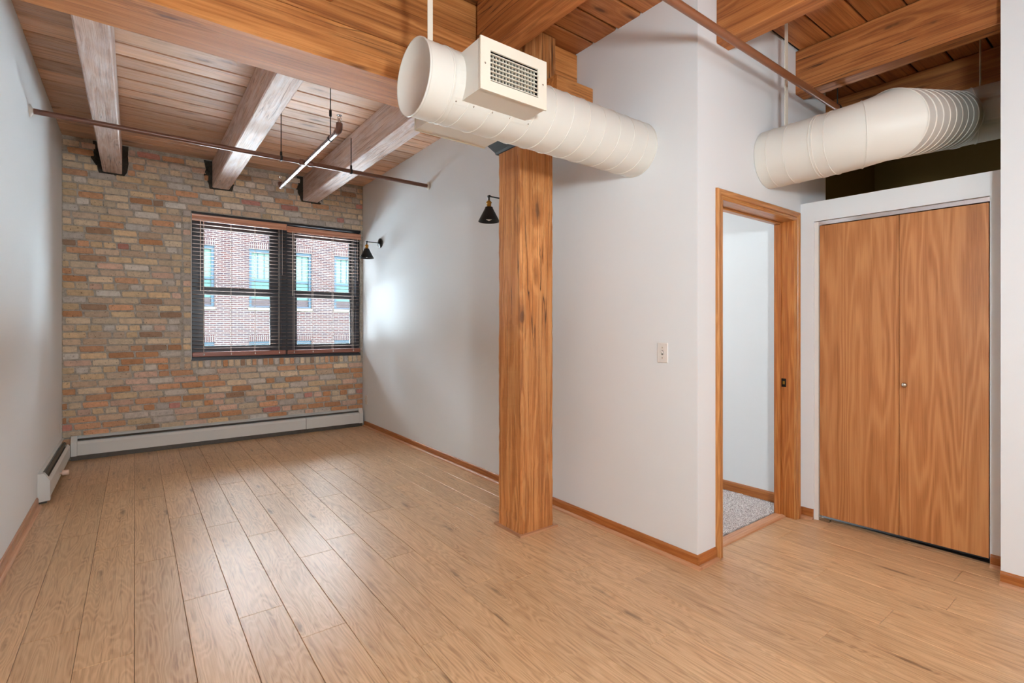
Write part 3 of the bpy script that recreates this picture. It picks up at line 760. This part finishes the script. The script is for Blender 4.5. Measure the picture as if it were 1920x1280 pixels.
BX=1.222
s2=s
MB().tube([(BX,3.80,SZ-.001),(BX,5.64,SZ-.001)],.0185,16).build('branch_pipe',M['pipe_shiny'],s2,label='glossy branch pipe with a sprinkler head at each end')
for ye,sg,hz_ in ((3.80,-1,1),(5.64,1,1)):
    e_=MB().tube([(BX,ye-sg*.03,SZ),(BX,ye+sg*.012,SZ),(BX,ye+sg*.03,SZ+.012),(BX,ye+sg*.034,SZ+.05)],.024,14).build('elbow',M['pipe'],s2)
    hd=MB(); yy=ye+sg*.034; hd.lathe((BX,yy,SZ+.05),(0,0,1),[(.015,0),(.013,.02),(.007,.028),(.007,.036)],12,(True,True))
    hd.tube([(BX-.012,yy,SZ+.075),(BX-.014,yy,SZ+.09),(BX,yy,SZ+.106),(BX+.014,yy,SZ+.09),(BX+.012,yy,SZ+.075)],.002,6)
    hd.lathe((BX,yy,SZ+.106),(0,0,1),[(.004,0),(.02,.002),(.019,.004),(.001,.005)],16); hd.build('sprinkler_head',M['chrome'],s2)
h=MB(); h.tube([(BX,3.98,SZ+.028),(BX,3.98,ZC-.002)],.004,8); h.lathe((BX,3.98,SZ+.17),(0,0,1),[(.004,0),(.010,.004),(.010,.05),(.004,.054)],10); h.build('hanger_rod',M['black'],s2)
h=MB(); h.lathe((BX,3.972,SZ),(0,1,0),[(.020,0),(.023,.001),(.023,.017),(.020,.018)],20); h.build('ring_hanger',M['black'],s2)
s3=empty('sprinkler_pipe',(2.5,1.37,SZ),'reddish brown sprinkler pipe at the right, passing over the doorway behind the bent duct','pipe')
MB().tube([(XL+.004,1.37,SZ),(4.3,1.37,SZ)],.0195,16).build('pipe',M['pipe_warm'],s3)
MB().lathe((XL+.0005,1.37,SZ),(1,0,0),[(.043,0),(.042,.006),(.030,.012),(.0205,.016)],28,(True,False)).build('flange',M['flange'],s3)
h=MB(); h.tube([(3.78,1.37,SZ+.02),(3.78,1.37,ZC-.002)],.004,8); h.lathe((3.77,1.37,SZ),(1,0,0),[(.021,0),(.024,.001),(.024,.019),(.021,.02)],20); h.build('hanger_rod',M['black'],s3)

# ------------------------------------------------------------------ wall sconces
def sconce(Y,label):
    ZA=2.366; XA=2.272
    o=empty('wall_sconce',(XR,Y,ZA),label,'wall lamp','black cone wall lamps')
    MB().lathe((XR-.0005,Y,ZA),(-1,0,0),[(.060,0),(.060,.012),(.056,.018),(.020,.022),(.014,.03),(.001,.031)],32).build('backplate',M['black'],o)
    a=MB(); a.tube([(XR-.02,Y,ZA),(XA+.008,Y,ZA)],.0055,12); a.build('arm',M['black'],o)
    j=MB(); j.lathe((XA,Y-.012,ZA),(0,1,0),[(.001,0),(.010,.001),(.010,.023),(.001,.024)],16); j.tube([(XA,Y,ZA),(XA,Y,ZA-.032)],.007,12); j.build('joint',M['black'],o)
    k=MB(); k.lathe((XA,Y,ZA-.030),(0,0,-1),[(.006,0),(.012,.006),(.022,.018),(.024,.024),(.018,.028),(.018,.052),(.022,.056),(.022,.062)],20); k.build('socket',M['brass'],o)
    s_=MB(); zt_=ZA-.085
    s_.lathe((XA,Y,zt_),(0,0,-1),[(.001,0),(.030,.002),(.032,.010),(.034,.016),(.084,.112),(.086,.118),(.084,.118),(.033,.020),(.020,.018)],36); s_.build('shade',M['black'],o)
    b=MB(); b.lathe((XA,Y,ZA-.10),(0,0,-1),[(.012,0),(.014,.03),(.028,.055),(.030,.068),(.024,.086),(.001,.098)],18); b.build('bulb',M['plastic'],o)
sconce(5.972,'small black cone wall lamp beside the window blind')
sconce(3.32,'black cone wall lamp with brass socket, partly hidden by the timber column')

# ------------------------------------------------------------------ baseboard heaters
def heater_prof():  # (depth from wall, height): outline of front panel shell
    return dict(top=[(0,.150),(.0,.236),(.034,.236),(.036,.230),(.006,.222),(.006,.150)],
                front=[(.050,.184),(.066,.160),(.066,.050),(.061,.050),(.061,.158),(.047,.180)],
                cap=[(0,.044),(0,.238),(.036,.238),(.069,.182),(.069,.046)])
hp=heater_prof()
hb=empty('baseboard_heater',(.95,YB,.04),'long white baseboard heater along the foot of the brick wall','heater')
HY=YB-.012
def hx(name,prof,x0,x1,mat,par): return MB().prism([(HY-d,z_) for d,z_ in prof],'x',x0,x1).build(name,M[mat],par)
hx('back_panel',[(0,.02),(0,.236),(.022,.236),(.022,.232),(.004,.226),(.004,.02)],XL+.07,XR-.03,'heater',hb)
hx('front_panel',hp['front'],XL+.12,XR-.035,'heater',hb)
hx('fin_element',[(.012,.08),(.012,.16),(.054,.16),(.054,.08)],XL+.12,XR-.05,'fin',hb)
hx('damper_vane',[(.022,.206),(.040,.192),(.041,.195),(.023,.209)],XL+.12,XR-.05,'fin',hb)
hx('end_cap',hp['cap'],XR-.075,XR-.026,'heater',hb)
hx('corner_cap',hp['cap'],XL+.071,XL+.118,'heater',hb)
hx('joint_strip',[(p[0]+.001,p[1]) for p in hp['front'][:3]]+[(.067,.05),(.0661,.05),(.0661,.158),(.050,.185)],1.70,1.705,'fin',hb)
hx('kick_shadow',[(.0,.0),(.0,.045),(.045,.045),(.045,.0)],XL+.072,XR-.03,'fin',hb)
ha=empty('baseboard_heater',(XL,5.8,.03),'short white baseboard heater on the left wall with a valve knob','heater')
HX=XL+.001; HE=5.03
def hy(name,prof,y0,y1,mat): return MB().prism([(HX+d,z_-.006) for d,z_ in prof],'y',y0,y1).build(name,M[mat],ha)
hy('back_panel',[(0,.02),(0,.236),(.022,.236),(.022,.232),(.004,.226),(.004,.02)],HE+.01,YB-.02,'heater')
hy('front_panel',hp['front'],HE+.04,YB-.085,'heater')
hy('fin_element',[(.012,.08),(.012,.16),(.054,.16),(.054,.08)],HE+.05,YB-.09,'fin')
hy('damper_vane',[(.022,.206),(.040,.192),(.041,.195),(.023,.209)],HE+.05,YB-.09,'fin')
hy('end_cap',[(0,.03),(0,.238),(.036,.238),(.069,.182),(.069,.036)],HE,HE+.05,'heater')
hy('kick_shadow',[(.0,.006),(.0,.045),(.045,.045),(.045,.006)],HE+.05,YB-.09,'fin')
k=MB(); k.lathe((HX+.055,5.66,.085),(1,0,0),[(.008,0),(.008,.025),(.021,.027),(.023,.032),(.022,.066),(.019,.070),(.001,.071)],20); k.build('valve_knob',M['knob'],ha,label='pinkish white round valve knob')

# ------------------------------------------------------------------ switch and outlets
sw=empty('light_switch',(XR,1.7935,1.165),'white single toggle light switch on the wall left of the doorway','light switch')
MB().bbox(XR-.006,XR,1.757,1.830,1.107,1.223,.003).build('plate',M['plastic'],sw)
mb=MB(); mb.box(XR-.0068,XR-.0055,1.787,1.800,1.152,1.178); mb.build('slot',M['grey_shadow'],sw)
mb=MB(); mb.add([(XR-.006,1.789,1.160),(XR-.006,1.798,1.160),(XR-.006,1.798,1.172),(XR-.006,1.789,1.172),(XR-.017,1.790,1.168),(XR-.017,1.797,1.168),(XR-.015,1.797,1.177),(XR-.015,1.790,1.177)],[(0,3,2,1),(4,5,6,7),(0,1,5,4),(1,2,6,5),(2,3,7,6),(3,0,4,7)]); mb.build('toggle',M['plastic'],sw)
for zz in (1.135,1.195): MB().lathe((XR-.006,1.7935,zz),(-1,0,0),[(.003,0),(.0025,.001),(.0005,.0012)],8).build('screw',M['nickel'],sw)
def outlet(x,sg,y,z_,label):
    o=empty('wall_outlet',(x,y,z_),label,'outlet')
    a,b=sorted((x,x+sg*.006)); MB().bbox(a,b,y-.036,y+.036,z_-.058,z_+.058,.002).build('plate',M['plastic'],o)
    for zz in (z_-.02,z_+.02):
        a,b=sorted((x+sg*.0055,x+sg*.0075)); r_=MB().bbox(a,b,y-.016,y+.016,zz-.014,zz+.014,.0009).build('receptacle',M['plastic'],o)
        a,b=sorted((x+sg*.007,x+sg*.0078)); s_=MB()
        for yy in (-.006,.006): s_.box(a,b,y+yy-.001,y+yy+.001,zz-.003,zz+.006)
        s_.build('slots',M['dark'],r_)
outlet(XR,-1,6.458,.357,'white wall outlet low on the right wall by the brick corner')
outlet(XL,1,6.505,.35,'white wall outlet low on the left wall above the short heater')

# ------------------------------------------------------------------ windows
FY0,FY1=6.70,6.78
def window(name,fx0,fx1,gx0,gx1):
    w_=empty(name,((fx0+fx1)/2,FY0,OZ0),kind='structure')
    f=MB(); f.box(fx0,fx0+.045,YB+.045,FY1+.05,OZ0+.002,OZ1-.002); f.box(fx1-.045,fx1,YB+.045,FY1+.05,OZ0+.002,OZ1-.002)
    f.box(fx0+.045,fx1-.045,YB+.06,FY1+.05,OZ1-.045,OZ1-.002); f.box(fx0+.045,fx1-.045,YB+.045,FY1+.05,OZ0+.002,OZ0+.045)
    f.build('frame',M['frame'],w_)
    zt_,zr1,zr0,zb=2.457,1.776,1.700,1.095
    # upper sash (outer), lower sash (inner)
    for nm,z0,z1,y0,y1,ra,rb in (('upper_sash',zr1,zt_,FY0+.035,FY1,.06,.10),('lower_sash',zb,zr0,FY0,FY0+.04,.10,.06)):
        s_=MB(); x0,x1=fx0+.045,fx1-.045
        s_.bbox(x0,gx0,y0,y1,z0-ra,z1+rb,.003); s_.bbox(gx1,x1,y0,y1,z0-ra,z1+rb,.003)
        s_.box(gx0,gx1,y0,y1,z1,z1+rb); s_.box(gx0,gx1,y0,y1,z0-ra,z0)
        sh_=s_.build(nm,M['frame'],w_)
        b=MB(); e_=.006
        for q in ((gx0-.001,gx0+e_,z0,z1),(gx1-e_,gx1+.001,z0,z1),(gx0,gx1,z0-.001,z0+e_),(gx0,gx1,z1-e_,z1+.001)): b.box(q[0],q[1],y0+.012,y1-.005,q[2],q[3])
        b.build('glazing_bead',M['frame_black'],sh_)
        p=MB(); yg=(y0+y1)/2; p.box(gx0,gx1,yg-.002,yg+.002,z0,z1); p.build('pane',M['glass'],sh_)
    l=MB(); xm=(gx0+gx1)/2+.03; l.box(xm-.03,xm+.03,FY0-.004,FY0+.02,zr1-.012,zr1+.006); l.box(xm-.01,xm+.035,FY0-.012,FY0+.004,zr1+.004,zr1+.012); l.build('sash_lock',M['black'],w_)
window('window_1',.505,1.478,.632,1.335)
window('window_2',1.482,2.419,1.637,2.325)
mb=MB(); mb.box(OX0+.001,OX1-.001,YB+.012,YB+.25,OZ1-.004,OZ1+.0); mb.box(OX0,OX1,YB-.004,YB+.05,OZ1-.022,OZ1+.004); mb.build('trim_2',M['frame_black'],kind='structure')
mb=MB(); mb.box(1.44,1.53,YB+.03,FY1+.04,OZ0+.002,OZ1-.002); mb.build('trim_3',M['frame'],kind='structure')
mb=MB(); mb.box(OX0,OX1,YB-.002,FY0+.1,OZ0-.012,OZ0+.012); mb.build('trim_4',M['frame'],kind='structure')
mb=MB(); mb.box(OX0-.006,OX0+.002,YB-.010,YB+.05,OZ0,OZ1-.02); mb.build('trim_5',M['flange'],kind='structure')

# ------------------------------------------------------------------ blinds
def blind(x0,x1,zv0,zv1,tapes,wand,label):
    yc=YB-.002; 
    o=empty('venetian_blind',((x0+x1)/2,yc,zv1),label,'window blind','wooden venetian blinds')
    pr=[(yc-.030,zv0),(yc-.034,zv0+.004),(yc-.036,zv0+.02),(yc-.030,zv0+.026),(yc-.030,zv1-.03),(yc-.038,zv1-.02),(yc-.040,zv1-.004),(yc-.036,zv1),(yc-.022,zv1),(yc-.022,zv0)]
    MB().prism(pr,'x',x0,x1).build('valance',M['valance'],o)
    MB().box(x0+.01,x1-.01,yc-.02,yc+.03,zv0+.012,zv1-.004).build('headrail',M['bottomrail'],o)
    zb0,zb1=.984,1.036
    MB().bbox(x0+.004,x1-.004,yc-.024,yc+.024,zb0,zb1,.006).build('bottom_rail',M['bottomrail'],o)
    z_=zb1+.040; first=None
    while z_<zv0-.012:
        if first is None:
            m_=MB(); pr=[(yc-.024,z_-.0012),(yc-.012,z_+.0006),(yc+.012,z_+.0006),(yc+.024,z_-.0012),(yc+.024,z_+.0012),(yc+.012,z_+.003),(yc-.012,z_+.003),(yc-.024,z_+.0012)]
            m_.prism(pr,'x',x0+.006,x1-.006); first=m_.build('slat',M['slat'],o); fz=z_; base=first.location.copy()
        else:
            s_=first.copy(); COL.objects.link(s_); s_.parent=o; s_.location=base+Vector((0,0,z_-fz))
        z_+=.0435
    for tx in tapes:
        l=MB()
        for yy in (yc-.0265,yc+.0265): l.box(tx-.0012,tx+.0012,yy-.0008,yy+.0008,zb0+.01,zv0+.02)
        l.build('ladder_cord',M['cord'],o,fix=False)
        MB().lathe((tx,yc-.026,zb0+.034),(0,0,-1),[(.003,0),(.006,.006),(.007,.014),(.002,.018)],10).build('cord_button',M['plastic'],o)
    MB().tube([(wand,yc-.034,zv0+.01),(wand,yc-.036,zv0-.78)],.0045,8).build('tilt_wand',M['cord'],o)
    MB().tube([(x1-.05,yc-.034,zv0+.01),(x1-.05,yc-.036,zv0-.55)],.0018,6).build('lift_cord',M['cord'],o)
blind(.506,1.485,2.503,2.577,(.62,.89,1.14,1.405),.585,'left brown venetian blind with open slats over the left window sash')
blind(1.491,2.415,2.484,2.556,(1.575,1.80,2.05,2.315),1.555,'right brown venetian blind with open slats, against the white wall')

# ------------------------------------------------------------------ across the street
YO=20.3
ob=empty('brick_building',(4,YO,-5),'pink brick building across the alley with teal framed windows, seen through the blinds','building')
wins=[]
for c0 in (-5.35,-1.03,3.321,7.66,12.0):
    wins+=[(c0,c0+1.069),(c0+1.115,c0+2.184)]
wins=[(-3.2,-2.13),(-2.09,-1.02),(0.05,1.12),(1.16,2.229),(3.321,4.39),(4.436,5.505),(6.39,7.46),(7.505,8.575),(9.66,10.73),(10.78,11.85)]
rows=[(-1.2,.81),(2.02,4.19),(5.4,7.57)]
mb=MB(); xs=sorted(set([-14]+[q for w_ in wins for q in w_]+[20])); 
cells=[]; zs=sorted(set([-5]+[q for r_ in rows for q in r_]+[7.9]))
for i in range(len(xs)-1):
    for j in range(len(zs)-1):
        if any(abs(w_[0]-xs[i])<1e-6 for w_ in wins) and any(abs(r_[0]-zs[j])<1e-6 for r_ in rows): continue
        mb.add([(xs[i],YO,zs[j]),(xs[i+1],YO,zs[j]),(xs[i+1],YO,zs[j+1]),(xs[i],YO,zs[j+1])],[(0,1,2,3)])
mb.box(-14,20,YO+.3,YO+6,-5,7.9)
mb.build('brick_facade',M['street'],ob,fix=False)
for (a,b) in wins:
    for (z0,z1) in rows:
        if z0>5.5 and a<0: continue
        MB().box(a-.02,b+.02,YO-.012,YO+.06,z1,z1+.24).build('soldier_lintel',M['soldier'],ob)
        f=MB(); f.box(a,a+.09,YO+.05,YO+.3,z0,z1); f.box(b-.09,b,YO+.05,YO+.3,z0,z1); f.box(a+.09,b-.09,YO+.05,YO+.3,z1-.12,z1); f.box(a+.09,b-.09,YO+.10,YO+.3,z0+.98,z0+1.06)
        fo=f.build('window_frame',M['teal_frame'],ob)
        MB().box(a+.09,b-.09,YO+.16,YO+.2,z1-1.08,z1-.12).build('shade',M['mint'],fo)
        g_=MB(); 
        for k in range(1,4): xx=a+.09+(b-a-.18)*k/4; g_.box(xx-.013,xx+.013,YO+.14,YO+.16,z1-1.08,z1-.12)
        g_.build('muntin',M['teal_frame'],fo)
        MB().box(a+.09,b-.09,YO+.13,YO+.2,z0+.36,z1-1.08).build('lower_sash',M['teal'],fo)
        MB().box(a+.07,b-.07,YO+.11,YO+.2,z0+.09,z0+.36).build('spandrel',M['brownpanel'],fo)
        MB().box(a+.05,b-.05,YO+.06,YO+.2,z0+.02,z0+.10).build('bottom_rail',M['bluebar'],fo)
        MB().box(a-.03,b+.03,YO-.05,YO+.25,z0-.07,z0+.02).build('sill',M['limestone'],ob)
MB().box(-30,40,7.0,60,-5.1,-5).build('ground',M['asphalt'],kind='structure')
